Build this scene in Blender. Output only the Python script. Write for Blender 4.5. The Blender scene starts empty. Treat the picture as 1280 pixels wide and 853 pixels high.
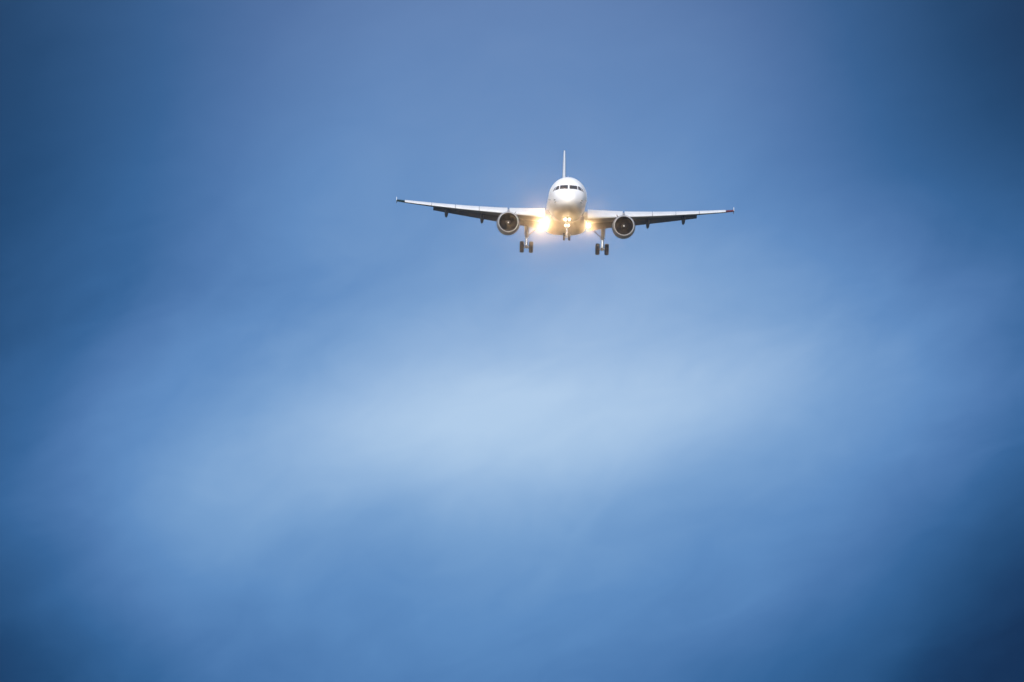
import bpy, bmesh, math, random
from mathutils import Vector, Matrix, Euler
from mathutils.bvhtree import BVHTree

random.seed(7)
R = math.radians
scene = bpy.context.scene
C = scene.collection

# ------------------------------------------------------------------ camera
DIST = 1141.0            # metres from the camera to the airliner
CAM_Z = 1.7
AIM = 2.3                # degrees above the horizon
cam_data = bpy.data.cameras.new('camera')
cam_data.lens = 400.0
cam_data.sensor_width = 36.0
cam_data.clip_start = 0.1
cam_data.clip_end = 20000.0
cam = bpy.data.objects.new('camera', cam_data)
cam.location = (0, 0, CAM_Z)
cam.rotation_euler = (R(90 + AIM), 0, 0)
C.objects.link(cam)
scene.camera = cam

# ------------------------------------------------------------------ render settings
scene.render.engine = 'CYCLES'
cy = scene.cycles
cy.use_adaptive_sampling = False
cy.use_denoising = True
try:
    cy.denoiser = 'OPENIMAGEDENOISE'
except Exception:
    pass
cy.max_bounces = 6
cy.diffuse_bounces = 3
cy.glossy_bounces = 3
cy.volume_bounces = 0
cy.sample_clamp_indirect = 4.0
scene.view_settings.view_transform = 'Standard'
scene.view_settings.look = 'None'
scene.view_settings.gamma = 1.0
scene.view_settings.use_curve_mapping = False
scene.view_settings.exposure = 1.9        # a dusk picture exposed up one stop

# ------------------------------------------------------------------ world: dusk sky behind a thin overcast
SUN_EL, SUN_AZ = 25.0, 187.0              # behind the camera
world = bpy.data.worlds.new('World')
scene.world = world
world.use_nodes = True
nt = world.node_tree
nt.nodes.clear()


class N:
    """tiny helper for node maths"""
    def __init__(self, tree):
        self.t = tree

    def new(self, kind, **kw):
        n = self.t.nodes.new(kind)
        for k, v in kw.items():
            setattr(n, k, v)
        return n

    def put(self, sock, v):
        if isinstance(v, (int, float)):
            sock.default_value = v
        elif isinstance(v, tuple):
            sock.default_value = v
        else:
            self.t.links.new(v, sock)

    def m(self, op, a, b=0.0, c=0.0, clamp=False):
        n = self.new('ShaderNodeMath', operation=op, use_clamp=clamp)
        self.put(n.inputs[0], a)
        self.put(n.inputs[1], b)
        self.put(n.inputs[2], c)
        return n.outputs[0]

    def noise(self, vec, scale, detail=4.0, rough=0.5, dist=0.0):
        n = self.new('ShaderNodeTexNoise')
        self.put(n.inputs['Vector'], vec)
        n.inputs['Scale'].default_value = scale
        n.inputs['Detail'].default_value = detail
        n.inputs['Roughness'].default_value = rough
        n.inputs['Distortion'].default_value = dist
        return n.outputs['Fac']

    def ramp(self, fac, stops, interp='LINEAR'):
        n = self.new('ShaderNodeValToRGB')
        n.color_ramp.interpolation = interp
        e = n.color_ramp.elements
        while len(e) < len(stops):
            e.new(0.5)
        for el, (p, c) in zip(e, stops):
            el.position = p
            el.color = c
        self.put(n.inputs[0], fac)
        return n.outputs['Color']


def lin(c):
    c = c / 255.0
    return c / 12.92 if c <= 0.04045 else ((c + 0.055) / 1.055) ** 2.4


def rgb(r, g, b):
    return (lin(r), lin(g), lin(b), 1.0)


w = N(nt)
sky = w.new('ShaderNodeTexSky', sky_type='NISHITA')
sky.sun_disc = False
sky.sun_elevation = R(SUN_EL)
sky.sun_rotation = R(SUN_AZ)
sky.altitude = 50
sky.air_density = 1.6
sky.dust_density = 1.2
sky.ozone_density = 3.0
tc = w.new('ShaderNodeTexCoord')
sep = w.new('ShaderNodeSeparateXYZ')
nt.links.new(tc.outputs['Generated'], sep.inputs[0])
DEG = 180 / math.pi
az = w.m('MULTIPLY', w.m('ARCTAN2', sep.outputs['X'], sep.outputs['Y']), DEG)      # degrees east of the runway axis
el = w.m('MULTIPLY', w.m('ARCSINE', sep.outputs['Z']), DEG)                        # degrees above the horizon
comb = w.new('ShaderNodeCombineXYZ')
w.put(comb.inputs[0], az)
w.put(comb.inputs[1], el)
P = comb.outputs[0]
# cloud warp so that the edges of the banks wander
warp = w.m('MULTIPLY', w.m('SUBTRACT', w.noise(P, 0.9, 3.0), 0.5), 0.14)
el_w = w.m('ADD', el, warp)
# overcast banks and folds, plus lens vignetting painted into the sky, in degrees: azimuth, elevation, half sizes, tilt, depth
BANKS_AND_VIGNETTE = [
    (0, 0.3 + AIM, 2.2, 2.2, 0, 0.680),
    (0, -0.2 + AIM, 1.2, 1.2, 0, 0.134),
    (0.15, -0.35 + AIM, 0.55, 0.35, 0.2, 0.108),
    (-0.6, -0.45 + AIM, 0.6, 0.3, 0.45, 0.131),
    (-1.3, -0.85 + AIM, 0.8, 0.4, 0.7, 0.088),
    (2.0, 0.05 + AIM, 0.6, 0.4, 0.2, 0.116),
    (2.7, -1.8 + AIM, 1.0, 1.0, 0, -0.340),
    (2.8, 1.4 + AIM, 1.0, 1.0, 0, -0.243),
    (-0.8, -1.05 + AIM, 0.4, 0.3, 0.6, -0.092),
    (-2.6, -1.7 + AIM, 0.7, 0.7, 0, -0.248),
    (0.1, 0.8 + AIM, 0.6, 0.5, 0, -0.109),
    (-1.4, 0.2 + AIM, 0.9, 0.5, 0, -0.093),
    (0.6, -1.5 + AIM, 1.3, 0.5, 0, -0.013),
    (-2.8, 0.6 + AIM, 0.7, 1.2, 0, -0.255),
    (2.8, 0.4 + AIM, 0.6, 0.6, 0, 0.057),
    (1.0, -0.25 + AIM, 0.8, 0.25, 0.3, 0.144),
    (-0.5, 0.1 + AIM, 0.6, 0.35, 0.2, -0.043),
    (-0.2, -0.9 + AIM, 0.8, 0.35, 0.5, 0.007),
    (1.6, -1.0 + AIM, 0.6, 0.5, 0.3, 0.139),
    (-1.8, -1.7 + AIM, 0.8, 0.4, 0.2, 0.080),
    (-1.6, 1.4 + AIM, 0.8, 0.6, 0.2, -0.058),
    (-1.95, -0.6 + AIM, 0.6, 0.5, 0.5, 0.189),
    (2.15, -0.6 + AIM, 0.6, 0.4, 0.2, 0.085),
    (-2.1, -1.15 + AIM, 0.5, 0.4, 0.5, 0.034),
    (1.7, 0.05 + AIM, 0.7, 0.22, 0.3, -0.026),
    (-2.75, -0.4 + AIM, 0.4, 1.3, 0, 0.108),
    (2.75, -0.5 + AIM, 0.4, 1.2, 0, 0.033),
]
field = None
for (a0, e0, sa, se, rot, amp) in BANKS_AND_VIGNETTE:
    dx = w.m('SUBTRACT', az, a0)
    dy = w.m('SUBTRACT', el_w if sa < 1.5 else el, e0)
    c_, s_ = math.cos(rot), math.sin(rot)
    x = w.m('ADD', w.m('MULTIPLY', dx, c_ / sa), w.m('MULTIPLY', dy, s_ / sa))
    y = w.m('ADD', w.m('MULTIPLY', dx, -s_ / se), w.m('MULTIPLY', dy, c_ / se))
    q = w.m('ADD', w.m('MULTIPLY', x, x), w.m('MULTIPLY', y, y))
    g = w.m('MULTIPLY', w.m('EXPONENT', w.m('MULTIPLY', q, -0.5)), amp)
    field = g if field is None else w.m('ADD', field, g)
# wisps drawn out along the wind
turn = w.new('ShaderNodeMapping')
nt.links.new(P, turn.inputs['Vector'])
turn.inputs['Rotation'].default_value = (0, 0, R(-22))
mp = w.new('ShaderNodeMapping')
nt.links.new(turn.outputs[0], mp.inputs['Vector'])
mp.inputs['Scale'].default_value = (0.62, 1.2, 1.0)
soft = w.m('SUBTRACT', w.noise(mp.outputs[0], 1.25, 4.0, 0.5, 0.6), 0.5)
fine = w.m('SUBTRACT', w.noise(mp.outputs[0], 2.9, 7.0, 0.6, 1.4), 0.5)
calm = w.new('ShaderNodeMapRange', interpolation_type='SMOOTHSTEP')       # the deck is smoother higher up
w.put(calm.inputs['Value'], el)
for i_, v_ in ((1, 2.5), (2, 3.4), (3, 1.0), (4, 0.35)):
    calm.inputs[i_].default_value = v_
wisp = w.m('MULTIPLY', w.m('ADD', w.m('MULTIPLY', soft, 0.20), w.m('MULTIPLY', fine, 0.09)), calm.outputs[0])
field = w.m('ADD', w.m('ADD', field, wisp), 0.02)
# the rest of the overcast, away from this bright bank
r2 = w.m('ADD', w.m('MULTIPLY', az, az), w.m('POWER', w.m('SUBTRACT', el, AIM), 2.0))
away = w.m('SUBTRACT', 1.0, w.m('EXPONENT', w.m('MULTIPLY', r2, -1.0 / 400.0)))
far_noise = w.noise(tc.outputs['Generated'], 3.0, 5.0, 0.55, 0.2)
field = w.m('ADD', field, w.m('MULTIPLY', away, w.m('MULTIPLY', far_noise, 1.5)), 0, True)
cloud_col = w.ramp(field, [
    (0.0, rgb(8, 46, 86)), (0.105, rgb(20, 61, 105)), (0.185, rgb(30, 75, 122)), (0.35, rgb(54, 102, 156)),
    (0.475, rgb(79, 122, 177)), (0.60, rgb(98, 142, 196)), (0.73, rgb(124, 163, 210)), (0.86, rgb(152, 184, 223)), (1.0, rgb(182, 207, 236))])
bg_sky = w.new('ShaderNodeBackground')
nt.links.new(sky.outputs[0], bg_sky.inputs['Color'])
bg_sky.inputs['Strength'].default_value = 0.05
el01 = w.m('DIVIDE', el, 5.0, 0, True)
tint = w.ramp(el01, [(0.10, (0.90, 1.0, 1.0, 1)), (0.40, (0.97, 1.0, 1.0, 1)), (0.62, (1.0, 0.97, 0.96, 1)), (0.80, (1.06, 0.87, 0.85, 1))])   # cooler low down, slate violet higher up
hue = w.new('ShaderNodeMix', data_type='RGBA', blend_type='MULTIPLY')
hue.inputs[0].default_value = 1.0
nt.links.new(cloud_col, hue.inputs[6])
nt.links.new(tint, hue.inputs[7])
bg_cloud = w.new('ShaderNodeBackground')
nt.links.new(hue.outputs[2], bg_cloud.inputs['Color'])
bg_cloud.inputs['Strength'].default_value = 0.27
cover = w.m('SUBTRACT', 1.0, w.m('MULTIPLY', away, 0.3))      # the overcast thins away from the bank
mix = w.new('ShaderNodeMixShader')
w.put(mix.inputs[0], cover)
nt.links.new(bg_sky.outputs[0], mix.inputs[1])
nt.links.new(bg_cloud.outputs[0], mix.inputs[2])
out = w.new('ShaderNodeOutputWorld')
nt.links.new(mix.outputs[0], out.inputs['Surface'])

# ------------------------------------------------------------------ sun, soft behind the overcast
sd = bpy.data.lights.new('sun', 'SUN')
sd.energy = 1.25
sd.angle = R(40)
sd.color = (1.0, 0.95, 0.9)
sun = bpy.data.objects.new('sun', sd)
sun_dir = Vector((math.sin(R(SUN_AZ)) * math.cos(R(SUN_EL)), math.cos(R(SUN_AZ)) * math.cos(R(SUN_EL)), math.sin(R(SUN_EL))))
sun.rotation_euler = (-sun_dir).to_track_quat('-Z', 'Y').to_euler()
sun.location = (0, -50, 80)
C.objects.link(sun)


# ------------------------------------------------------------------ materials
def mat(name, base, rough=0.5, metal=0.0, var=0.12, scale=1.2, coat=0.0, emit=None, estr=0.0, streak=False, bump=0.0):
    m = bpy.data.materials.new(name)
    m.use_nodes = True
    t = m.node_tree
    h = N(t)
    b = t.nodes['Principled BSDF']
    co = t.nodes.new('ShaderNodeTexCoord')
    vec = co.outputs['Object']
    if streak:                                   # grime drawn out along the airflow
        mpn = t.nodes.new('ShaderNodeMapping')
        t.links.new(vec, mpn.inputs['Vector'])
        mpn.inputs['Scale'].default_value = (2.5, 0.35, 2.5)
        vec = mpn.outputs[0]
    nz = h.noise(vec, scale, 6.0, 0.6)
    lo = tuple(max(0.0, c * (1 - var)) for c in base) + (1.0,)
    hi = tuple(min(1.0, c * (1 + var * 0.5)) for c in base) + (1.0,)
    col = h.ramp(nz, [(0.3, lo), (0.7, hi)])
    t.links.new(col, b.inputs['Base Color'])
    rr = h.m('ADD', h.m('MULTIPLY', h.noise(vec, scale * 2.3, 4.0), 0.16), rough - 0.08)
    t.links.new(rr, b.inputs['Roughness'])
    b.inputs['Metallic'].default_value = metal
    if coat:
        b.inputs['Coat Weight'].default_value = coat
        b.inputs['Coat Roughness'].default_value = 0.12
    if bump:
        bn = t.nodes.new('ShaderNodeBump')
        bn.inputs['Strength'].default_value = bump
        bn.inputs['Distance'].default_value = 0.02
        t.links.new(nz, bn.inputs['Height'])
        t.links.new(bn.outputs[0], b.inputs['Normal'])
    if emit:
        b.inputs['Emission Color'].default_value = emit + (1.0,)
        b.inputs['Emission Strength'].default_value = estr
    return m


def fuselage_paint():
    """white paint, skin joints and the two rows of little cabin windows along the sides"""
    m = mat('white_fuselage_paint', (0.86, 0.86, 0.865), 0.52, 0, 0.05, 0.8, 0.08, streak=True)
    t = m.node_tree
    h = N(t)
    b = t.nodes['Principled BSDF']
    base = b.inputs['Base Color'].links[0].from_socket
    co = t.nodes.new('ShaderNodeTexCoord')
    sp = t.nodes.new('ShaderNodeSeparateXYZ')
    t.links.new(co.outputs['Object'], sp.inputs[0])
    x, y, z = sp.outputs
    # windows: 0.24 x 0.34 m ovals every 0.533 m
    fy = h.m('SUBTRACT', h.m('FRACT', h.m('DIVIDE', h.m('ADD', y, 100.0), 0.533)), 0.5)
    ey = h.m('POWER', h.m('DIVIDE', h.m('MULTIPLY', fy, 0.533), 0.12), 2.0)
    ez = h.m('POWER', h.m('DIVIDE', h.m('SUBTRACT', z, 0.42), 0.17), 2.0)
    oval = h.m('LESS_THAN', h.m('ADD', ey, ez), 1.0)
    inside = h.m('MULTIPLY', h.m('GREATER_THAN', y, -10.3), h.m('LESS_THAN', y, 12.0))
    win = h.m('MULTIPLY', oval, inside)
    # skin joints
    jy = h.m('LESS_THAN', h.m('FRACT', h.m('DIVIDE', h.m('ADD', y, 100.0), 2.665)), 0.006)
    jz = h.m('LESS_THAN', h.m('ABSOLUTE', h.m('SUBTRACT', h.m('ABSOLUTE', h.m('SUBTRACT', z, 0.1)), 0.95)), 0.008)
    joint = h.m('MAXIMUM', jy, jz)
    mx = t.nodes.new('ShaderNodeMix')
    mx.data_type = 'RGBA'
    h.put(mx.inputs[0], h.m('MULTIPLY', joint, 0.35))
    t.links.new(base, mx.inputs[6])
    mx.inputs[7].default_value = (0.25, 0.25, 0.27, 1)
    # grey paint on the underside, below a line along the hull
    mr = t.nodes.new('ShaderNodeMapRange')
    t.links.new(z, mr.inputs[0])
    for i_, v_ in ((1, -1.75), (2, -1.25), (3, 1.0), (4, 0.0)):
        mr.inputs[i_].default_value = v_
    mb = t.nodes.new('ShaderNodeMix')
    mb.data_type = 'RGBA'
    h.put(mb.inputs[0], mr.outputs[0])
    t.links.new(mx.outputs[2], mb.inputs[6])
    mb.inputs[7].default_value = (0.46, 0.44, 0.43, 1)
    b.inputs['Specular IOR Level'].default_value = 0.3
    mx2 = t.nodes.new('ShaderNodeMix')
    mx2.data_type = 'RGBA'
    h.put(mx2.inputs[0], win)
    t.links.new(mb.outputs[2], mx2.inputs[6])
    mx2.inputs[7].default_value = (0.02, 0.022, 0.028, 1)
    t.links.new(mx2.outputs[2], b.inputs['Base Color'])
    return m


M = {
    'paint': fuselage_paint(),
    'white': mat('white_paint', (0.80, 0.80, 0.81), 0.34, 0, 0.06, 0.8, 0.3, streak=True),
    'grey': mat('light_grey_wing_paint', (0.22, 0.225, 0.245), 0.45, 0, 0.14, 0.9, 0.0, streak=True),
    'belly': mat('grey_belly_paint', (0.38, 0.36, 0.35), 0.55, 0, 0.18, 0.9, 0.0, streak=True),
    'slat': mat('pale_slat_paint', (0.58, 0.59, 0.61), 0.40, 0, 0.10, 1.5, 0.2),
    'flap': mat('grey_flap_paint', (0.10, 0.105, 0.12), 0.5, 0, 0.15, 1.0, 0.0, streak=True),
    'lip': mat('bare_metal_lip', (0.56, 0.55, 0.54), 0.42, 0.35, 0.06, 2.0),
    'nacelle': mat('grey_nacelle_paint', (0.24, 0.24, 0.26), 0.42, 0, 0.10, 1.0, 0.2, streak=True),
    'duct': mat('dark_duct_lining', (0.004, 0.004, 0.004), 0.8, 0, 0.2, 3.0),
    'blade': mat('dark_fan_titanium', (0.012, 0.012, 0.012), 0.5, 0.2, 0.2, 3.0),
    'spinner': mat('grey_spinner_paint', (0.03, 0.03, 0.03), 0.5, 0, 0.1, 6.0),
    'exhaust': mat('heat_stained_exhaust', (0.16, 0.13, 0.11), 0.42, 1.0, 0.3, 2.0),
    'strut': mat('grey_gear_paint', (0.22, 0.215, 0.21), 0.42, 0, 0.2, 4.0),
    'chrome': mat('bright_piston_steel', (0.7, 0.7, 0.7), 0.2, 1.0, 0.05, 4.0),
    'tyre': mat('black_tyre_rubber', (0.008, 0.008, 0.008), 0.9, 0, 0.3, 8.0, bump=0.2),
    'hub': mat('dull_wheel_alloy', (0.22, 0.22, 0.22), 0.4, 0.6, 0.15, 6.0),
    'glass': mat('dark_cockpit_glass', (0.012, 0.013, 0.016), 0.10, 0, 0.1, 3.0, 0.5),
    'seal': mat('black_window_seal', (0.03, 0.03, 0.03), 0.6, 0, 0.1, 3.0),
    'lamp_case': mat('black_lamp_housing', (0.05, 0.05, 0.05), 0.5, 0.3, 0.1, 4.0),
    'lamp_on': mat('lit_lamp_lens', (0.8, 0.78, 0.7), 0.2, 0, 0.02, 4.0, emit=(1.0, 0.80, 0.50), estr=4.0),
    'nav_green': mat('dark_green_nav_glass', (0.008, 0.02, 0.02), 0.15, 0, 0.1, 4.0, emit=(0.05, 0.8, 0.45), estr=0.003),
    'nav_red': mat('red_nav_glass', (0.10, 0.025, 0.03), 0.15, 0, 0.1, 4.0, emit=(1.0, 0.06, 0.10), estr=0.012),
    'probe': mat('dark_probe_metal', (0.12, 0.12, 0.12), 0.4, 0.8, 0.1, 5.0),
}


# ------------------------------------------------------------------ mesh helpers
def finish(name, bm, mats, parent, smooth=True, angle=38.0):
    bmesh.ops.recalc_face_normals(bm, faces=bm.faces[:])
    if smooth:
        for f in bm.faces:
            f.smooth = True
        for e in bm.edges:
            if len(e.link_faces) == 2 and e.calc_face_angle(0.0) > R(angle):
                e.smooth = False
    me = bpy.data.meshes.new(name)
    bm.to_mesh(me)
    bm.free()
    if not isinstance(mats, (list, tuple)):
        mats = [mats]
    for m_ in mats:
        me.materials.append(m_)
    o = bpy.data.objects.new(name, me)
    C.objects.link(o)
    o.parent = parent
    return o


def loft(bm, rings, cap=True, mi=0, closed=True):
    vs = [[bm.verts.new(p) for p in r] for r in rings]
    n = len(rings[0])
    for a, b in zip(vs, vs[1:]):
        for i in range(n if closed else n - 1):
            j = (i + 1) % n
            f = bm.faces.new((a[i], a[j], b[j], b[i]))
            f.material_index = mi
    if cap:
        for r in (vs[0], vs[-1]):
            f = bm.faces.new(r)
            f.material_index = mi
    return vs


def lathe(bm, axis_o, prof, seg=48, mi=0, axis='Y'):
    """profile = [(distance along the axis, radius)], open shell"""
    rings = []
    for (d, r) in prof:
        ring = []
        for i in range(seg):
            a = 2 * math.pi * i / seg
            if axis == 'Y':
                p = (axis_o[0] + r * math.cos(a), axis_o[1] + d, axis_o[2] + r * math.sin(a))
            elif axis == 'X':
                p = (axis_o[0] + d, axis_o[1] + r * math.cos(a), axis_o[2] + r * math.sin(a))
            else:
                p = (axis_o[0] + r * math.cos(a), axis_o[1] + r * math.sin(a), axis_o[2] + d)
            ring.append(p)
        rings.append(ring)
    loft(bm, rings, cap=False, mi=mi)


def tube(bm, a, b, r0, r1=None, seg=14, mi=0):
    a, b = Vector(a), Vector(b)
    r1 = r0 if r1 is None else r1
    d = (b - a).normalized()
    u = d.orthogonal().normalized()
    v = d.cross(u)
    rings = []
    for p, r in ((a, r0), (b, r1)):
        rings.append([p + u * (r * math.cos(2 * math.pi * i / seg)) + v * (r * math.sin(2 * math.pi * i / seg)) for i in range(seg)])
    loft(bm, rings, mi=mi)


def box(bm, c, s, rot=None, bevel=0.0, mi=0):
    mtx = Matrix.Translation(c)
    if rot:
        mtx = mtx @ Euler(rot).to_matrix().to_4x4()
    res = bmesh.ops.create_cube(bm, size=1.0, matrix=mtx @ Matrix.Diagonal((s[0], s[1], s[2], 1)))
    vs = res['verts']
    fs = set(f for v in vs for f in v.link_faces)
    if bevel:
        es = list(set(e for v in vs for e in v.link_edges))
        r_ = bmesh.ops.bevel(bm, geom=es, offset=bevel, segments=2, affect='EDGES')
        fs = set(r_['faces']) | set(f for f in fs if f.is_valid)
    for f in fs:
        if f.is_valid:
            f.material_index = mi


def pchip(xs, ys, x):
    n = len(xs)
    if x <= xs[0]:
        return ys[0]
    if x >= xs[-1]:
        return ys[-1]
    h = [xs[i + 1] - xs[i] for i in range(n - 1)]
    d = [(ys[i + 1] - ys[i]) / h[i] for i in range(n - 1)]
    m_ = [d[0]] + [0.0 if d[i - 1] * d[i] <= 0 else 2 * d[i - 1] * d[i] / (d[i - 1] + d[i]) for i in range(1, n - 1)] + [d[-1]]
    i = max(k for k in range(n - 1) if xs[k] <= x)
    t = (x - xs[i]) / h[i]
    return ((1 + 2 * t) * (1 - t) ** 2 * ys[i] + t * (1 - t) ** 2 * h[i] * m_[i]
            + t * t * (3 - 2 * t) * ys[i + 1] + t * t * (t - 1) * h[i] * m_[i + 1])


# ------------------------------------------------------------------ ground
gm = mat('dusk_field_grass', (0.060, 0.065, 0.042), 0.9, 0, 0.45, 0.02)
bm = bmesh.new()
rings = []
for r in (0.0, 40, 120, 300, 700, 1500, 3000):
    rings.append(r)
seg = 72
prev = None
for r in rings:
    if r == 0:
        prev = [bm.verts.new((0, 0, 0))] * seg
        continue
    cur = [bm.verts.new((r * math.cos(2 * math.pi * i / seg), r * math.sin(2 * math.pi * i / seg), 0)) for i in range(seg)]
    for i in range(seg):
        j = (i + 1) % seg
        if prev[i] is prev[j]:
            bm.faces.new((prev[i], cur[i], cur[j]))
        else:
            bm.faces.new((prev[i], cur[i], cur[j], prev[j]))
    prev = cur
ground = finish('ground', bm, gm, None, smooth=False)
ground['kind'] = 'structure'
ground['label'] = 'dark grass field below the landing airliner'

# ------------------------------------------------------------------ the airliner
Y0 = 17.0                                 # station of the aircraft's origin, metres behind the nose
PITCH, ROLL, YAW = 2.4, 1.75, 0.75


def aircraft_matrix(loc):
    return Matrix.Translation(loc) @ Matrix.Rotation(R(YAW), 4, 'Z') @ Matrix.Rotation(R(ROLL), 4, 'Y') @ Matrix.Rotation(R(-PITCH), 4, 'X')


# where the cabin's front end (station 6 m) sits in the sky
F = 400.0 / 36.0 * 1280.0
az_t = (709.7 - 640.0) / F
el_t = R(AIM) + (426.5 - 247.5) / F
target = Vector((DIST * math.tan(az_t), DIST, CAM_Z + DIST * math.tan(el_t)))
mm = aircraft_matrix((0, 0, 0))
loc = target - mm @ Vector((0, 6.0 - Y0, 0))
plane = bpy.data.objects.new('passenger_airliner', None)
plane.empty_display_size = 5
C.objects.link(plane)
plane.matrix_world = aircraft_matrix(loc)
plane['label'] = 'white twin-engine passenger airliner landing with wheels down and lights on'
plane['category'] = 'airplane'


def st(x, y, z):
    """station coordinates (y from the nose) to aircraft-local"""
    return Vector((x, y - Y0, z))


# ---- fuselage
FUS = [  # station, half width, top, bottom
    (0.00, 0.02, -0.60, -0.64), (0.06, 0.25, -0.38, -0.86), (0.20, 0.46, -0.18, -1.05), (0.45, 0.70, 0.03, -1.24),
    (0.85, 0.95, 0.24, -1.44), (1.35, 1.18, 0.45, -1.61), (1.80, 1.34, 0.72, -1.72), (2.30, 1.49, 1.08, -1.82),
    (2.80, 1.61, 1.40, -1.89), (3.40, 1.73, 1.66, -1.96), (4.20, 1.84, 1.87, -2.02), (5.30, 1.94, 2.02, -2.06),
    (6.50, 1.975, 2.07, -2.07), (9.0, 1.975, 2.07, -2.07), (14.0, 1.975, 2.07, -2.07), (19.0, 1.975, 2.07, -2.07), (24.0, 1.975, 2.07, -2.07),
    (26.0, 1.94, 2.07, -1.88), (28.0, 1.78, 2.05, -1.38), (30.0, 1.50, 2.00, -0.78), (32.0, 1.15, 1.90, -0.15),
    (34.0, 0.78, 1.72, 0.42), (36.0, 0.42, 1.45, 0.80), (37.40, 0.16, 1.20, 0.95), (37.57, 0.06, 1.12, 1.02)]
fx = [f[0] for f in FUS]


def fus(y):
    return (0.975 * pchip(fx, [f[1] for f in FUS], y), pchip(fx, [f[2] for f in FUS], y), pchip(fx, [f[3] for f in FUS], y))


bm = bmesh.new()
ys = [0, .02, .05, .1, .16, .24, .34, .46, .6, .76, .95, 1.15, 1.35, 1.55, 1.75, 1.95, 2.15, 2.35, 2.6, 2.85, 3.1, 3.4, 3.8, 4.2, 4.7, 5.3, 5.9, 6.5]
ys += [8 + 2 * i for i in range(9)] + [25 + 0.75 * i for i in range(16)] + [36.6, 37.0, 37.4, 37.57]
SEG = 64
rings = []
for y in ys:
    hw, zt, zb = fus(y)
    zc = (zt + zb) / 2
    hh = (zt - zb) / 2
    if 6.4 < y < 25:
        zc = 0.0
    rings.append([st(hw * math.cos(2 * math.pi * i / SEG), y, zc + hh * math.sin(2 * math.pi * i / SEG)) for i in range(SEG)])
loft(bm, rings)
fuselage = finish('fuselage', bm, M['paint'], plane, angle=60)
tmp = bmesh.new()
tmp.from_mesh(fuselage.data)
fus_tree = BVHTree.FromBMesh(tmp)
tmp.free()


def on_nose(x, z, off):
    hit, nrm, _, _ = fus_tree.ray_cast(st(x, -5, z), Vector((0, 1, 0)))
    if hit is None:
        return None
    if nrm.y > 0:
        nrm = -nrm
    return hit + nrm * off


def nose_patch(name, quad, mat_, off=0.012, n=8):
    """a pane over a quadrilateral of the nose, given in front elevation"""
    a, b, c, d = [Vector((p[0], p[1])) for p in quad]
    bm = bmesh.new()
    top, bot = [], []
    for i in range(n + 1):
        tr, br = [], []
        for j in range(n + 1):
            u, v = i / n, j / n
            p = (a * (1 - u) + b * u) * (1 - v) + (d * (1 - u) + c * u) * v
            edge = i in (0, n) or j in (0, n)
            tr.append(bm.verts.new(on_nose(p.x, p.y, off * (0.2 if edge else 1.0))))
            br.append(bm.verts.new(on_nose(p.x, p.y, -0.03)))
        top.append(tr)
        bot.append(br)
    for i in range(n):
        for j in range(n):
            bm.faces.new((top[i][j], top[i + 1][j], top[i + 1][j + 1], top[i][j + 1]))
            bm.faces.new((bot[i][j], bot[i][j + 1], bot[i + 1][j + 1], bot[i + 1][j]))
    for i in range(n):
        bm.faces.new((top[i][0], bot[i][0], bot[i + 1][0], top[i + 1][0]))
        bm.faces.new((top[i][n], top[i + 1][n], bot[i + 1][n], bot[i][n]))
        bm.faces.new((top[0][i], top[0][i + 1], bot[0][i + 1], bot[0][i]))
        bm.faces.new((top[n][i], bot[n][i], bot[n][i + 1], top[n][i + 1]))
    return finish(name, bm, mat_, fuselage, angle=70)


PANES = [
    [(0.075, 0.50), (0.90, 0.46), (0.84, 0.88), (0.075, 0.91)],
    [(0.97, 0.45), (1.38, 0.36), (1.17, 0.80), (0.92, 0.86)],
    [(1.42, 0.35), (1.58, 0.29), (1.40, 0.63), (1.22, 0.78)],
]
for s in (-1, 1):
    for k, q in enumerate(PANES):
        qq = [(s * x, z) for x, z in q]
        if s < 0:
            qq = [qq[1], qq[0], qq[3], qq[2]]
        nose_patch('cockpit_window', qq, M['glass'])


def wiper(x0, z0, x1, z1):
    bm = bmesh.new()
    tube(bm, on_nose(x0, z0, 0.03), on_nose(x1, z1, 0.03), 0.014)
    return finish('windscreen_wiper', bm, M['seal'], fuselage)


wiper(-0.12, 0.43, -0.62, 0.50)
wiper(0.12, 0.43, 0.62, 0.50)
for (x, z) in ((-1.30, -0.62), (1.30, -0.62), (-1.22, -0.85), (1.22, -0.85)):
    p = on_nose(x, z, 0.0)
    sgn = 1 if x > 0 else -1
    bm = bmesh.new()
    tube(bm, p, p + Vector((sgn * 0.13, 0.02, -0.05)), 0.035, 0.03)
    tube(bm, p + Vector((sgn * 0.13, 0.06, -0.05)), p + Vector((sgn * 0.13, -0.22, -0.05)), 0.03, 0.016)
    finish('pitot_probe', bm, M['probe'], fuselage)
for s in (-1, 1):        # angle-of-attack vanes that stick out of the sides
    bm = bmesh.new()
    hw, zt, zb = fus(4.0)
    box(bm, st(s * (hw + 0.08), 4.0, -0.45), (0.30, 0.20, 0.05), bevel=0.01)
    finish('angle_vane', bm, M['probe'], fuselage)
for y in (7.5, 15.5):    # blade aerials on the roof
    bm = bmesh.new()
    loft(bm, [[st(x * 0.03, y + yy, 2.04) for x, yy in ((0, -.25), (1, 0), (0, .3), (-1, 0))],
              [st(x * 0.015, y + yy + 0.18, 2.36) for x, yy in ((0, -.12), (1, 0), (0, .15), (-1, 0))]])
    finish('blade_aerial', bm, M['white'], fuselage, smooth=False)
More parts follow.
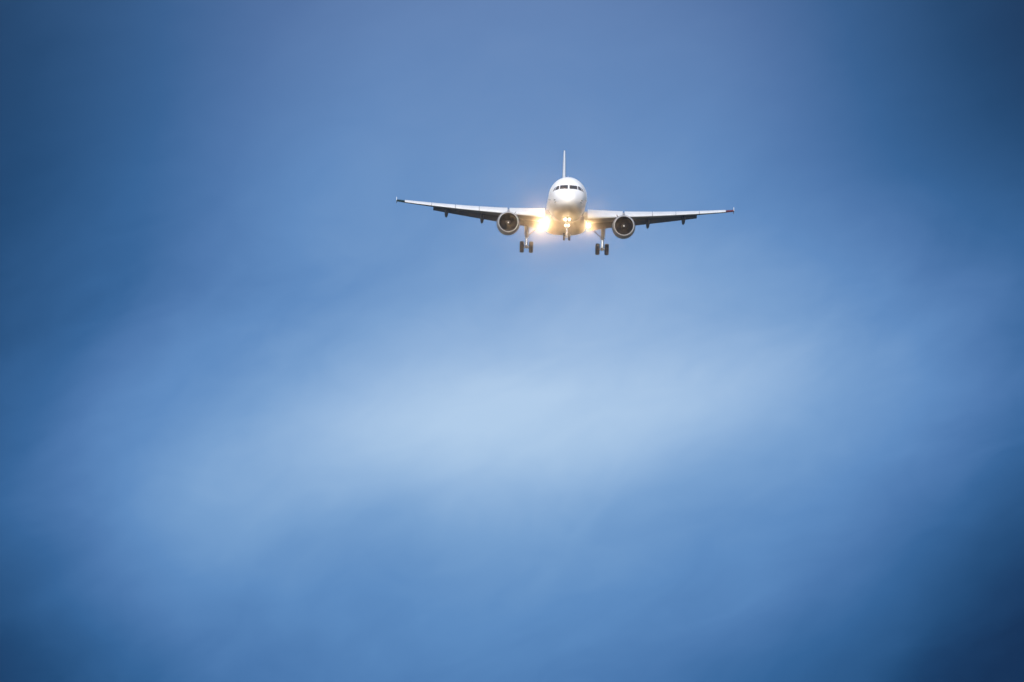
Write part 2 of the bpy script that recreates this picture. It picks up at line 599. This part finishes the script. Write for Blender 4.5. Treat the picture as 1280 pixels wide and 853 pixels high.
for s in (-1, 1):        # forward cabin doors
    bm = bmesh.new()
    rows = []
    for k in range(9):
        z = -0.62 + 1.84 * k / 8
        row = []
        for yy in (5.25, 5.45, 5.65, 5.85, 6.05):
            hw, zt, zb = fus(yy)
            zc, hh = (zt + zb) / 2, (zt - zb) / 2
            x = hw * math.sqrt(max(0.0, 1 - ((z - zc) / hh) ** 2))
            row.append((x, yy, z))
        rows.append(row)
    outer = [[bm.verts.new(st(s * (x + 0.012), y, z)) for x, y, z in row] for row in rows]
    inner = [[bm.verts.new(st(s * (x - 0.05), y, z)) for x, y, z in row] for row in rows]
    for g in (outer, inner):
        for i in range(8):
            for j in range(4):
                bm.faces.new((g[i][j], g[i + 1][j], g[i + 1][j + 1], g[i][j + 1]))
    loop_o = outer[0] + [r_[-1] for r_ in outer[1:]] + outer[-1][-2::-1] + [r_[0] for r_ in outer[-2:0:-1]]
    loop_i = inner[0] + [r_[-1] for r_ in inner[1:]] + inner[-1][-2::-1] + [r_[0] for r_ in inner[-2:0:-1]]
    for i in range(len(loop_o)):
        j = (i + 1) % len(loop_o)
        bm.faces.new((loop_o[i], loop_o[j], loop_i[j], loop_i[i]))
    finish('cabin_door', bm, M['white'], fuselage, angle=50)

# ---- belly fairing
bm = bmesh.new()
BF = [(10.3, 1.55, -2.02), (10.9, 1.78, -2.16), (12.0, 1.98, -2.32), (13.5, 2.08, -2.45), (16.0, 2.12, -2.56), (18.5, 2.10, -2.58), (20.0, 2.00, -2.50), (21.5, 1.80, -2.24), (22.8, 1.55, -2.02)]
rings = []
for (y, hw, zb) in BF:
    ring = []
    zt = -0.95
    n = 40
    for i in range(n):
        a = 2 * math.pi * i / n
        ca, sa = math.cos(a), math.sin(a)
        p_ = 0.72
        x = hw * math.copysign(abs(ca) ** p_, ca)
        z = (zt + zb) / 2 + (zt - zb) / 2 * math.copysign(abs(sa) ** p_, sa)
        if z > (zt + zb) / 2:
            x *= 0.90
        ring.append(st(x, y, z))
    rings.append(ring)
loft(bm, rings)
finish('belly_fairing', bm, M['belly'], plane, angle=60)

# ---- wing geometry
SPAN = 17.12


def wing_at(x):
    """leading edge station, chord, height, twist at a half-span position"""
    yle = 11.3 + (x - 1.98) * math.tan(R(27.5))
    if x < 6.4:
        yte = 17.85 + (x - 1.98) * 0.03
    else:
        y_k = 17.85 + 4.42 * 0.03
        y_t = 11.3 + (SPAN - 1.98) * math.tan(R(27.5)) + 1.5
        yte = y_k + (y_t - y_k) * (x - 6.4) / (SPAN - 6.4)
    s_ = max(0.0, x - 1.98)
    z = -1.30 + s_ * math.tan(R(5.1)) + 0.42 * (s_ / 15) ** 2
    tw = 3.5 - 3.5 * min(1.0, s_ / 13)
    th = 0.145 - 0.035 * min(1.0, s_ / 8)
    return yle, yte - yle, z, tw, th


def foil_pt(xc, side, th):
    """naca style section: (x, z) in chord fractions; side +1 upper, -1 lower"""
    t = 5 * th * (0.2969 * math.sqrt(max(xc, 0)) - 0.126 * xc - 0.3516 * xc ** 2 + 0.2843 * xc ** 3 - 0.1036 * xc ** 4)
    m_, p_ = 0.014, 0.42
    cmb = m_ / p_ ** 2 * (2 * p_ * xc - xc ** 2) if xc < p_ else m_ / (1 - p_) ** 2 * ((1 - 2 * p_) + 2 * p_ * xc - xc ** 2)
    return xc, cmb + side * t


def to_wing(x, sgn, cx, cz):
    yle, ch, z, tw, th = wing_at(x)
    a = R(tw)
    # rotate about 40% chord, nose up
    dx, dz = (cx - 0.4) * ch, cz * ch
    yy = yle + 0.4 * ch + dx * math.cos(a) + dz * math.sin(a)
    zz = z - dx * math.sin(a) + dz * math.cos(a)
    return st(sgn * x, yy, zz)


def foil_loop(th, x0, x1, n=14):
    up = [foil_pt(x0 + (x1 - x0) * (0.5 - 0.5 * math.cos(math.pi * i / n)), 1, th) for i in range(n + 1)]
    lo = [foil_pt(x0 + (x1 - x0) * (0.5 - 0.5 * math.cos(math.pi * i / n)), -1, th) for i in range(n + 1)]
    return up[::-1] + lo[1 if x0 == 0 else 0:]


FLAP_END = 13.40


def build_wing(sgn):
    bm = bmesh.new()
    rings = []
    for x in (0.6, 1.98, 3.0, 4.2, 5.3, 6.4, 8, 9.6, 11.2, 12.4, FLAP_END, FLAP_END + 0.02, 14.2, 15.2, 16.2, SPAN):
        th = wing_at(x)[4]
        x1 = 0.80 if x <= FLAP_END else 0.985
        rings.append([to_wing(x, sgn, *p) for p in foil_loop(th, 0.012, x1)])
    loft(bm, rings)
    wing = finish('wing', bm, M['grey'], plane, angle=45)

    # slats: curved leading-edge pieces run out forward and down
    for (xa, xb) in ((2.15, 5.72), (5.92, 8.75), (8.80, 11.15), (11.20, 13.55), (13.60, 16.28)):
        bm = bmesh.new()
        rings = []
        for k in range(7):
            x = xa + (xb - xa) * k / 6
            yle, ch, z, tw, th = wing_at(x)
            prof = []
            n = 10
            outer = [foil_pt(0.20 * (1 - i / n) ** 2, 1, th) for i in range(n + 1)] + [foil_pt(0.035 * (i / 4) ** 2, -1, th) for i in range(1, 5)]
            inner = [(px * 0.86 + 0.016, pz * 0.62 + 0.004) for px, pz in outer[::-1][0:]]
            inner[-1] = (outer[0][0], outer[0][1] - 0.004)
            loopp = outer + inner
            d = R(20)
            for (px, pz) in loopp:
                qx = px - 0.10
                rx = qx * math.cos(d) + pz * math.sin(d) * 0 + 0.10
                rz = pz + qx * math.sin(d)
                prof.append(to_wing(x, sgn, rx - 0.065, rz - 0.012))
            rings.append(prof)
        loft(bm, rings)
        finish('slat', bm, M['slat'], wing, angle=50)

    # flaps: run back and turned down
    for (xa, xb) in ((2.25, 6.35), (6.42, FLAP_END)):
        bm = bmesh.new()
        rings = []
        for k in range(9):
            x = xa + (xb - xa) * k / 8
            yle, ch, z, tw, th = wing_at(x)
            fc = (0.26 + 0.02) * ch if x > 6.4 else 0.235 * ch
            d = R(FLAP_DEG)
            ring = []
            for (px, pz) in foil_loop(0.15, 0.0, 1.0, 10):
                rx, rz = px * fc, pz * fc
                qx = rx * math.cos(d) + rz * math.sin(d)
                qz = -rx * math.sin(d) + rz * math.cos(d)
                ring.append(to_wing(x, sgn, 0.80 + qx / ch, 0.012 - 0.02 + qz / ch))
            rings.append(ring)
        loft(bm, rings)
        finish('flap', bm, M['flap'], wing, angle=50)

    # aileron seam: the aileron itself sits between flap end and tip
    bm = bmesh.new()
    rings = []
    for k in range(5):
        x = FLAP_END + 0.12 + (16.5 - FLAP_END - 0.12) * k / 4
        th = wing_at(x)[4]
        pts = foil_loop(th * 1.10, 0.74, 1.0, 6)
        rings.append([to_wing(x, sgn, px, pz - 0.004) for px, pz in pts])
    loft(bm, rings)
    finish('aileron', bm, M['grey'], wing, angle=50)

    # flap-track fairings: canoe shapes hanging under the flap
    for x in (8.42, 12.05):
        yle, ch, z, tw, th = wing_at(x)
        bm = bmesh.new()
        rings = []
        L = 2.9 if x < 10 else 2.5
        base = to_wing(x, sgn, 0.52, -0.05)
        for k in range(13):
            u = k / 12
            rad = max(0.04, (1 - abs(2 * u - 1) ** 3.2) ** 0.6) if 0 < u < 1 else 0.04
            yy = u * L
            droop = 0.0 if u < 0.45 else (u - 0.45) * L * math.tan(R(17))
            ring = []
            for i in range(16):
                a = 2 * math.pi * i / 16
                ring.append(base + Vector((0.19 * rad * math.cos(a), yy, -0.12 - droop - yy * math.tan(R(tw)) + 0.27 * rad * math.sin(a))))
            rings.append(ring)
        loft(bm, rings)
        finish('flap_track_fairing', bm, M['flap'], wing, angle=60)

    # wing-tip fence
    yle, ch, z, tw, th = wing_at(SPAN)
    bm = bmesh.new()
    prof = [(0.10, 0.0), (1.0, 0.42), (1.45, 0.48), (1.62, 0.05), (1.50, -0.18), (1.0, -0.20), (0.45, -0.08)]
    r1 = [st(sgn * (SPAN - 0.02 + 0.02), yle + a, z + b) for a, b in prof]
    r2 = [st(sgn * (SPAN + 0.05), yle + a, z + b) for a, b in prof]
    loft(bm, [r1, r2])
    finish('wingtip_fence', bm, M['white'], wing, smooth=False)

    # navigation light glass over the tip's leading edge
    bm = bmesh.new()
    rings = []
    for x in (16.35, 16.65, 16.95, 17.11):
        th = wing_at(x)[4] * 1.25
        pts = [foil_pt(0.30 * (1 - i / 8) ** 2, 1, th) for i in range(9)] + [foil_pt(0.30 * (i / 8) ** 2, -1, th) for i in range(1, 9)]
        rings.append([to_wing(x, sgn, px - 0.02, pz) for px, pz in pts])
    loft(bm, rings)
    nl = finish('navigation_light', bm, M['nav_red'] if sgn > 0 else M['nav_green'], wing, angle=60)
    nl['label'] = 'red wingtip light' if sgn > 0 else 'dark green wingtip light'
    return wing


FLAP_DEG = 26.0
for s in (-1, 1):
    build_wing(s)


# ---- engines
def build_engine(sgn):
    ex, ey, ez = sgn * 5.83, 10.35, -2.22
    o = st(ex, ey, ez)
    bm = bmesh.new()
    prof = [(0.16, 1.035), (0.30, 1.075), (0.6, 1.12), (1.1, 1.165), (1.7, 1.18), (2.3, 1.15), (2.9, 1.07), (3.35, 0.98), (3.37, 0.95), (3.2, 0.93), (2.6, 0.95)]
    lathe(bm, o, prof, 56)
    eng = finish('engine', bm, M['nacelle'], plane, angle=50)
    # polished lip
    bm = bmesh.new()
    lip = [(0.165, 1.037), (0.08, 1.02), (0.03, 1.0), (0.0, 0.972), (0.015, 0.948), (0.05, 0.928)]
    lathe(bm, o, lip, 56)
    finish('inlet_lip', bm, M['lip'], eng)
    # duct lining
    bm = bmesh.new()
    lathe(bm, o, [(0.049, 0.927), (0.12, 0.895), (0.3, 0.87), (0.6, 0.865), (0.95, 0.87), (1.2, 0.875), (1.2, 0.02)], 56)
    finish('inlet_duct', bm, M['duct'], eng)
    # fan
    bm = bmesh.new()
    for k in range(36):
        a = 2 * math.pi * k / 36
        rows = []
        for r, tw, chd in ((0.24, 25, 0.10), (0.42, 38, 0.12), (0.62, 50, 0.135), (0.855, 60, 0.15)):
            mtx = Matrix.Rotation(a, 3, 'Y')
            dx, dy = math.sin(R(tw)) * chd / 2, math.cos(R(tw)) * chd / 2
            tkn = 0.006
            row = []
            for (qx, qy) in ((-dx, -dy - tkn), (dx, dy - tkn), (dx, dy + tkn), (-dx, -dy + tkn)):
                row.append(o + mtx @ Vector((qx, 0.0 + qy, r)) + Vector((0, 0.90, 0)))
            rows.append(row)
        loft(bm, rows)
    finish('fan', bm, M['blade'], eng, angle=50)
    bm = bmesh.new()
    lathe(bm, o, [(0.42, 0.006), (0.44, 0.04), (0.48, 0.075)], 32, 1)
    lathe(bm, o, [(0.48, 0.075), (0.52, 0.10), (0.62, 0.165), (0.74, 0.225), (0.86, 0.26), (1.0, 0.265), (1.05, 0.01)], 32)
    finish('spinner', bm, [M['spinner'], M['white']], eng)
    # core exhaust
    bm = bmesh.new()
    lathe(bm, o, [(2.6, 0.80), (3.3, 0.70), (4.0, 0.52), (4.3, 0.46), (4.28, 0.43), (3.6, 0.44)], 40)
    lathe(bm, o, [(3.6, 0.40), (4.2, 0.30), (4.7, 0.14), (4.9, 0.01)], 32)
    finish('exhaust_nozzle', bm, M['exhaust'], eng)
    # pylon
    bm = bmesh.new()
    rings = []
    yle, ch, z, tw, th = wing_at(5.83)
    for (y, zt, zb, hw) in ((ey + 0.9, ez + 1.15, ez + 1.0, 0.03), (ey + 1.6, ez + 1.36, ez + 0.9, 0.14), (yle, z - 0.02, ez + 0.8, 0.2), (yle + 1.3, z - 0.1, ez + 0.75, 0.2), (yle + 2.6, z - 0.28, z - 0.62, 0.14), (yle + 3.4, z - 0.36, z - 0.50, 0.03)):
        rings.append([st(ex + hw * a, y, zt if b > 0 else zb) for a, b in ((-1, -1), (1, -1), (0.75, 1), (-0.75, 1))])
    loft(bm, rings)
    finish('pylon', bm, M['nacelle'], eng, angle=40)
    # strake: a small fin on the shoulder of the nacelle
    bm = bmesh.new()
    a = R(58)
    for side in ((-sgn),):
        d = Vector((side * math.cos(a), 0, math.sin(a)))
        t_ = Vector((-d.z, 0, d.x)) * 0.018
        pr = [(0.75, 1.10), (1.05, 1.40), (1.75, 1.46), (1.9, 1.16)]
        loft(bm, [[o + d * r + Vector((0, y, 0)) + t_ for y, r in pr], [o + d * r + Vector((0, y, 0)) - t_ for y, r in pr]])
    finish('nacelle_strake', bm, M['probe'], eng, smooth=False)


for s in (-1, 1):
    build_engine(s)


# ---- wheels
def wheel(parent, cx, cy_, cz, rad, wid, name='wheel'):
    bm = bmesh.new()
    h = wid / 2
    c = st(cx, cy_, cz)
    prof = [(-h * 0.80, rad * 0.55), (-h * 0.98, rad * 0.66), (-h, rad * 0.80), (-h * 0.92, rad * 0.91), (-h * 0.72, rad * 0.975),
            (-h * 0.36, rad), (-h * 0.33, rad * 0.985), (-h * 0.28, rad * 0.985), (-h * 0.25, rad), (h * 0.25, rad), (h * 0.28, rad * 0.985), (h * 0.33, rad * 0.985), (h * 0.36, rad),
            (h * 0.72, rad * 0.975), (h * 0.92, rad * 0.91), (h, rad * 0.80), (h * 0.98, rad * 0.66), (h * 0.80, rad * 0.55)]
    lathe(bm, c, prof, 40, 0, 'X')
    lathe(bm, c, [(-h * 0.80, rad * 0.55), (-h * 0.6, rad * 0.50), (-h * 0.5, rad * 0.2), (-h * 0.75, rad * 0.16), (-h * 0.78, 0.005)], 40, 1, 'X')
    lathe(bm, c, [(h * 0.80, rad * 0.55), (h * 0.6, rad * 0.50), (h * 0.5, rad * 0.2), (h * 0.75, rad * 0.16), (h * 0.78, 0.005)], 40, 1, 'X')
    return finish(name, bm, [M['tyre'], M['hub']], parent, angle=40)


# ---- main landing gear
def main_gear(sgn):
    gx, gy, gz = sgn * 3.84, 18.0, -4.00
    bm = bmesh.new()
    tube(bm, st(gx, gy - 0.05, -1.2), st(gx, gy, -2.95), 0.21, 0.17, 20)           # outer cylinder
    tube(bm, st(gx, gy, -2.92), st(gx, gy, -3.05), 0.20, 0.20, 20)
    tube(bm, st(gx, gy, -3.0), st(gx, gy, gz + 0.1), 0.115, 0.115, 16, 1)          # piston
    tube(bm, st(gx, gy, gz + 0.17), st(gx, gy, gz - 0.15), 0.16, 0.13, 16)
    tube(bm, st(gx - 0.52, gy, gz), st(gx + 0.52, gy, gz), 0.09, 0.09, 16)         # axle
    tube(bm, st(gx, gy + 0.20, -2.95), st(gx, gy + 0.48, -3.4), 0.05, 0.04)        # torque links
    tube(bm, st(gx, gy + 0.48, -3.4), st(gx, gy + 0.12, gz + 0.08), 0.05, 0.04)
    tube(bm, st(gx + sgn * 0.12, gy - 0.16, -1.5), st(gx + sgn * 0.12, gy - 0.14, gz + 0.2), 0.025)   # hydraulic line
    gear = finish('main_landing_gear', bm, [M['strut'], M['chrome']], plane, angle=40)
    for k in (-1, 1):
        wheel(gear, gx + k * 0.465, gy, gz, 0.585, 0.43)
    bm = bmesh.new()
    tube(bm, st(gx - sgn * 1.45, gy - 0.05, -1.75), st(gx - sgn * 0.75, gy, -2.28), 0.055)
    tube(bm, st(gx - sgn * 0.75, gy, -2.28), st(gx - sgn * 0.08, gy, -2.88), 0.055)
    tube(bm, st(gx - sgn * 0.75, gy - 0.05, -2.28), st(gx - sgn * 0.75, gy + 0.05, -2.28), 0.08)
    finish('side_brace', bm, M['strut'], gear)
    bm = bmesh.new()
    # leg door, fixed to the outer side of the strut
    loft(bm, [[st(gx + sgn * (0.20 + dx), gy + yy, zz) for yy, zz in ((-0.50, -1.35), (0.55, -1.35), (0.42, -2.75), (-0.25, -2.85))] for dx in (0.0, 0.05)])
    finish('gear_door', bm, M['belly'], gear, smooth=False)


for s in (-1, 1):
    main_gear(s)


# ---- lamps: each lamp carries its own light
def lamp(name, parent, x, y, z, rad, power, spread, yaw=0.0, pitch=0.0, col=(1.0, 0.61, 0.27), stalk=None):
    bm = bmesh.new()
    c = st(x, y, z)
    lathe(bm, c, [(0.0, rad * 1.08), (-0.02, rad * 1.12), (-0.03, rad * 1.0), (0.02, rad * 0.98)], 28)
    lathe(bm, c, [(0.0, rad * 1.1), (0.10, rad * 0.95), (0.20, rad * 0.45), (0.22, 0.004)], 28)
    lathe(bm, c, [(-0.012, 0.003), (-0.010, rad * 0.6), (0.0, rad * 0.99)], 28, 1)
    if stalk:
        tube(bm, c + Vector((0, 0.12, 0)), st(*stalk), 0.06, 0.09)
    o = finish(name, bm, [M['lamp_case'], M['lamp_on']], parent, angle=40)
    ld = bpy.data.lights.new(name + '_beam', 'SPOT')
    ld.energy = power
    ld.color = col
    ld.spot_size = R(spread)
    ld.spot_blend = 1.0
    ld.shadow_soft_size = rad * 0.8
    lo = bpy.data.objects.new(name + '_beam', ld)
    C.objects.link(lo)
    lo.parent = o
    lo.location = c + Vector((0, -0.16, 0))
    d = Vector((math.sin(R(yaw)), -math.cos(R(yaw)), math.sin(R(pitch))))
    lo.rotation_euler = d.to_track_quat('-Z', 'Y').to_euler()
    return o


LP = 540.0
lamp('landing_light', plane, -2.30, 12.6, -2.15, 0.22, LP * 3.2, 28, yaw=-2, pitch=-5, stalk=(-2.2, 13.1, -1.6))
lamp('landing_light', plane, 2.30, 12.6, -2.15, 0.17, LP * 1.3, 28, yaw=5, pitch=-5, stalk=(2.2, 13.1, -1.6))

# ---- nose landing gear
ngy, ngz = 5.07, -4.02
bm = bmesh.new()
tube(bm, st(0, ngy - 0.15, -1.85), st(0, ngy - 0.02, -3.15), 0.12, 0.11, 18)
tube(bm, st(0, ngy - 0.02, -3.1), st(0, ngy, ngz + 0.05), 0.065, 0.065, 16, 1)
tube(bm, st(0, ngy, ngz + 0.12), st(0, ngy, ngz - 0.09), 0.10, 0.08, 14)
tube(bm, st(-0.30, ngy, ngz), st(0.30, ngy, ngz), 0.055)
tube(bm, st(0, ngy + 0.1, -3.1), st(0, ngy + 0.35, -3.5), 0.035)
tube(bm, st(0, ngy + 0.35, -3.5), st(0, ngy + 0.05, ngz + 0.08), 0.035)
tube(bm, st(-0.12, ngy - 0.1, -2.75), st(-0.3, ngy + 1.3, -1.95), 0.045)
tube(bm, st(0.12, ngy - 0.1, -2.75), st(0.3, ngy + 1.3, -1.95), 0.045)
box(bm, st(0, ngy - 0.14, -2.30), (0.62, 0.07, 0.09), bevel=0.015)
box(bm, st(0, ngy - 0.12, -2.90), (0.42, 0.06, 0.07), bevel=0.015)
nose_gear = finish('nose_landing_gear', bm, [M['strut'], M['chrome']], plane, angle=40)
for k in (-1, 1):
    wheel(nose_gear, k * 0.255, ngy, ngz, 0.38, 0.225)
for k in (-1, 1):
    lamp('takeoff_light', nose_gear, k * 0.20, ngy - 0.30, -2.27, 0.115, LP * 0.15, 28, pitch=-5)
    lamp('turnoff_light', nose_gear, k * 0.155, ngy - 0.28, -2.90, 0.08, LP * 0.05, 28, yaw=k * 5, pitch=-5)
for k in (-1, 1):
    bm = bmesh.new()
    loft(bm, [[st(k * (0.44 + dx + 0.10 * (-2.0 - zz)), yy, zz) for yy, zz in ((5.2, -1.98), (6.6, -1.98), (6.5, -2.50), (5.35, -2.50))] for dx in (0.0, 0.035)])
    finish('gear_door', bm, M['belly'], nose_gear, smooth=False)


# ---- tail
def slab(sections, n=10, th=0.10):
    """lifting surface from (le point, chord, direction of thickness)"""
    rings = []
    for (le, ch, tdir) in sections:
        ring = []
        for (px, pz) in [(foil_pt(0.5 - 0.5 * math.cos(math.pi * i / n), 1, th)) for i in range(n + 1)][::-1]:
            ring.append(le + Vector((0, px * ch, 0)) + tdir * (abs(pz) * ch * 0.9))
        for (px, pz) in [(foil_pt(0.5 - 0.5 * math.cos(math.pi * i / n), 1, th)) for i in range(1, n + 1)]:
            ring.append(le + Vector((0, px * ch, 0)) - tdir * (abs(pz) * ch * 0.9))
        rings.append(ring)
    return rings


bm = bmesh.new()
X = Vector((1, 0, 0))
FIN = [(st(0, 28.3, 1.75), 5.4, X), (st(0, 29.2, 2.3), 4.75, X), (st(0, 31.8, 5.0), 3.25, X), (st(0, 34.0, 7.35), 1.85, X), (st(0, 34.35, 7.6), 1.45, X)]
loft(bm, slab(FIN, th=0.085))
fin = finish('vertical_fin', bm, M['white'], plane, angle=50)
bm = bmesh.new()
loft(bm, slab([(st(0, 33.3, 2.45), 1.55, X), (st(0, 34.6, 5.0), 1.15, X), (st(0, 35.62, 7.3), 0.70, X)], th=0.075))
finish('rudder', bm, M['white'], fin, angle=50)
for s in (-1, 1):
    bm = bmesh.new()
    Z = Vector((0, 0, 1))
    dh = math.tan(R(5.0))
    pts = [(0.3, 31.0, 3.9), (1.0, 31.5, 3.5), (3.6, 33.2, 2.4), (6.05, 34.75, 1.35), (6.2, 35.0, 1.05)]
    loft(bm, slab([(st(s * x, y, 0.42 + x * dh), c, Z) for x, y, c in pts], th=0.09))
    tp = finish('tailplane', bm, M['grey'], plane, angle=50)
    bm = bmesh.new()
    pts = [(1.3, 34.45, 1.0), (3.6, 35.15, 0.72), (5.9, 35.80, 0.46)]
    loft(bm, slab([(st(s * x, y, 0.42 + x * dh), c, Z) for x, y, c in pts], th=0.11))
    finish('elevator', bm, M['grey'], tp, angle=50)

# ------------------------------------------------------------------ haze added to give the lamps a glow
hm = bpy.data.materials.new('lamp_glow_haze')
hm.use_nodes = True
hm.cycles.volume_sampling = 'DISTANCE'
ht = hm.node_tree
ht.nodes.clear()
vol = ht.nodes.new('ShaderNodeVolumePrincipled')
vol.inputs['Color'].default_value = (0.93, 0.95, 1.0, 1)
vol.inputs['Density'].default_value = 4.6e-5
vol.inputs['Anisotropy'].default_value = 0.999
ho = ht.nodes.new('ShaderNodeOutputMaterial')
vol2 = ht.nodes.new('ShaderNodeVolumePrincipled')       # second lobe, added to widen the lamp halos
vol2.inputs['Color'].default_value = (0.95, 0.94, 1.0, 1)
vol2.inputs['Density'].default_value = 1.8e-5
vol2.inputs['Anisotropy'].default_value = 0.985
add = ht.nodes.new('ShaderNodeAddShader')
ht.links.new(vol.outputs[0], add.inputs[0])
ht.links.new(vol2.outputs[0], add.inputs[1])
ht.links.new(add.outputs[0], ho.inputs['Volume'])
bm = bmesh.new()
top = plane.location.z + 14
box(bm, (0, 0, (top - 1) / 2), (6400, 6400, top + 1))
haze = finish('haze', bm, hm, None, smooth=False)
haze['kind'] = 'stuff'
haze['label'] = 'thin haze added round the airliner so its lamps glow'
haze.display_type = 'WIRE'
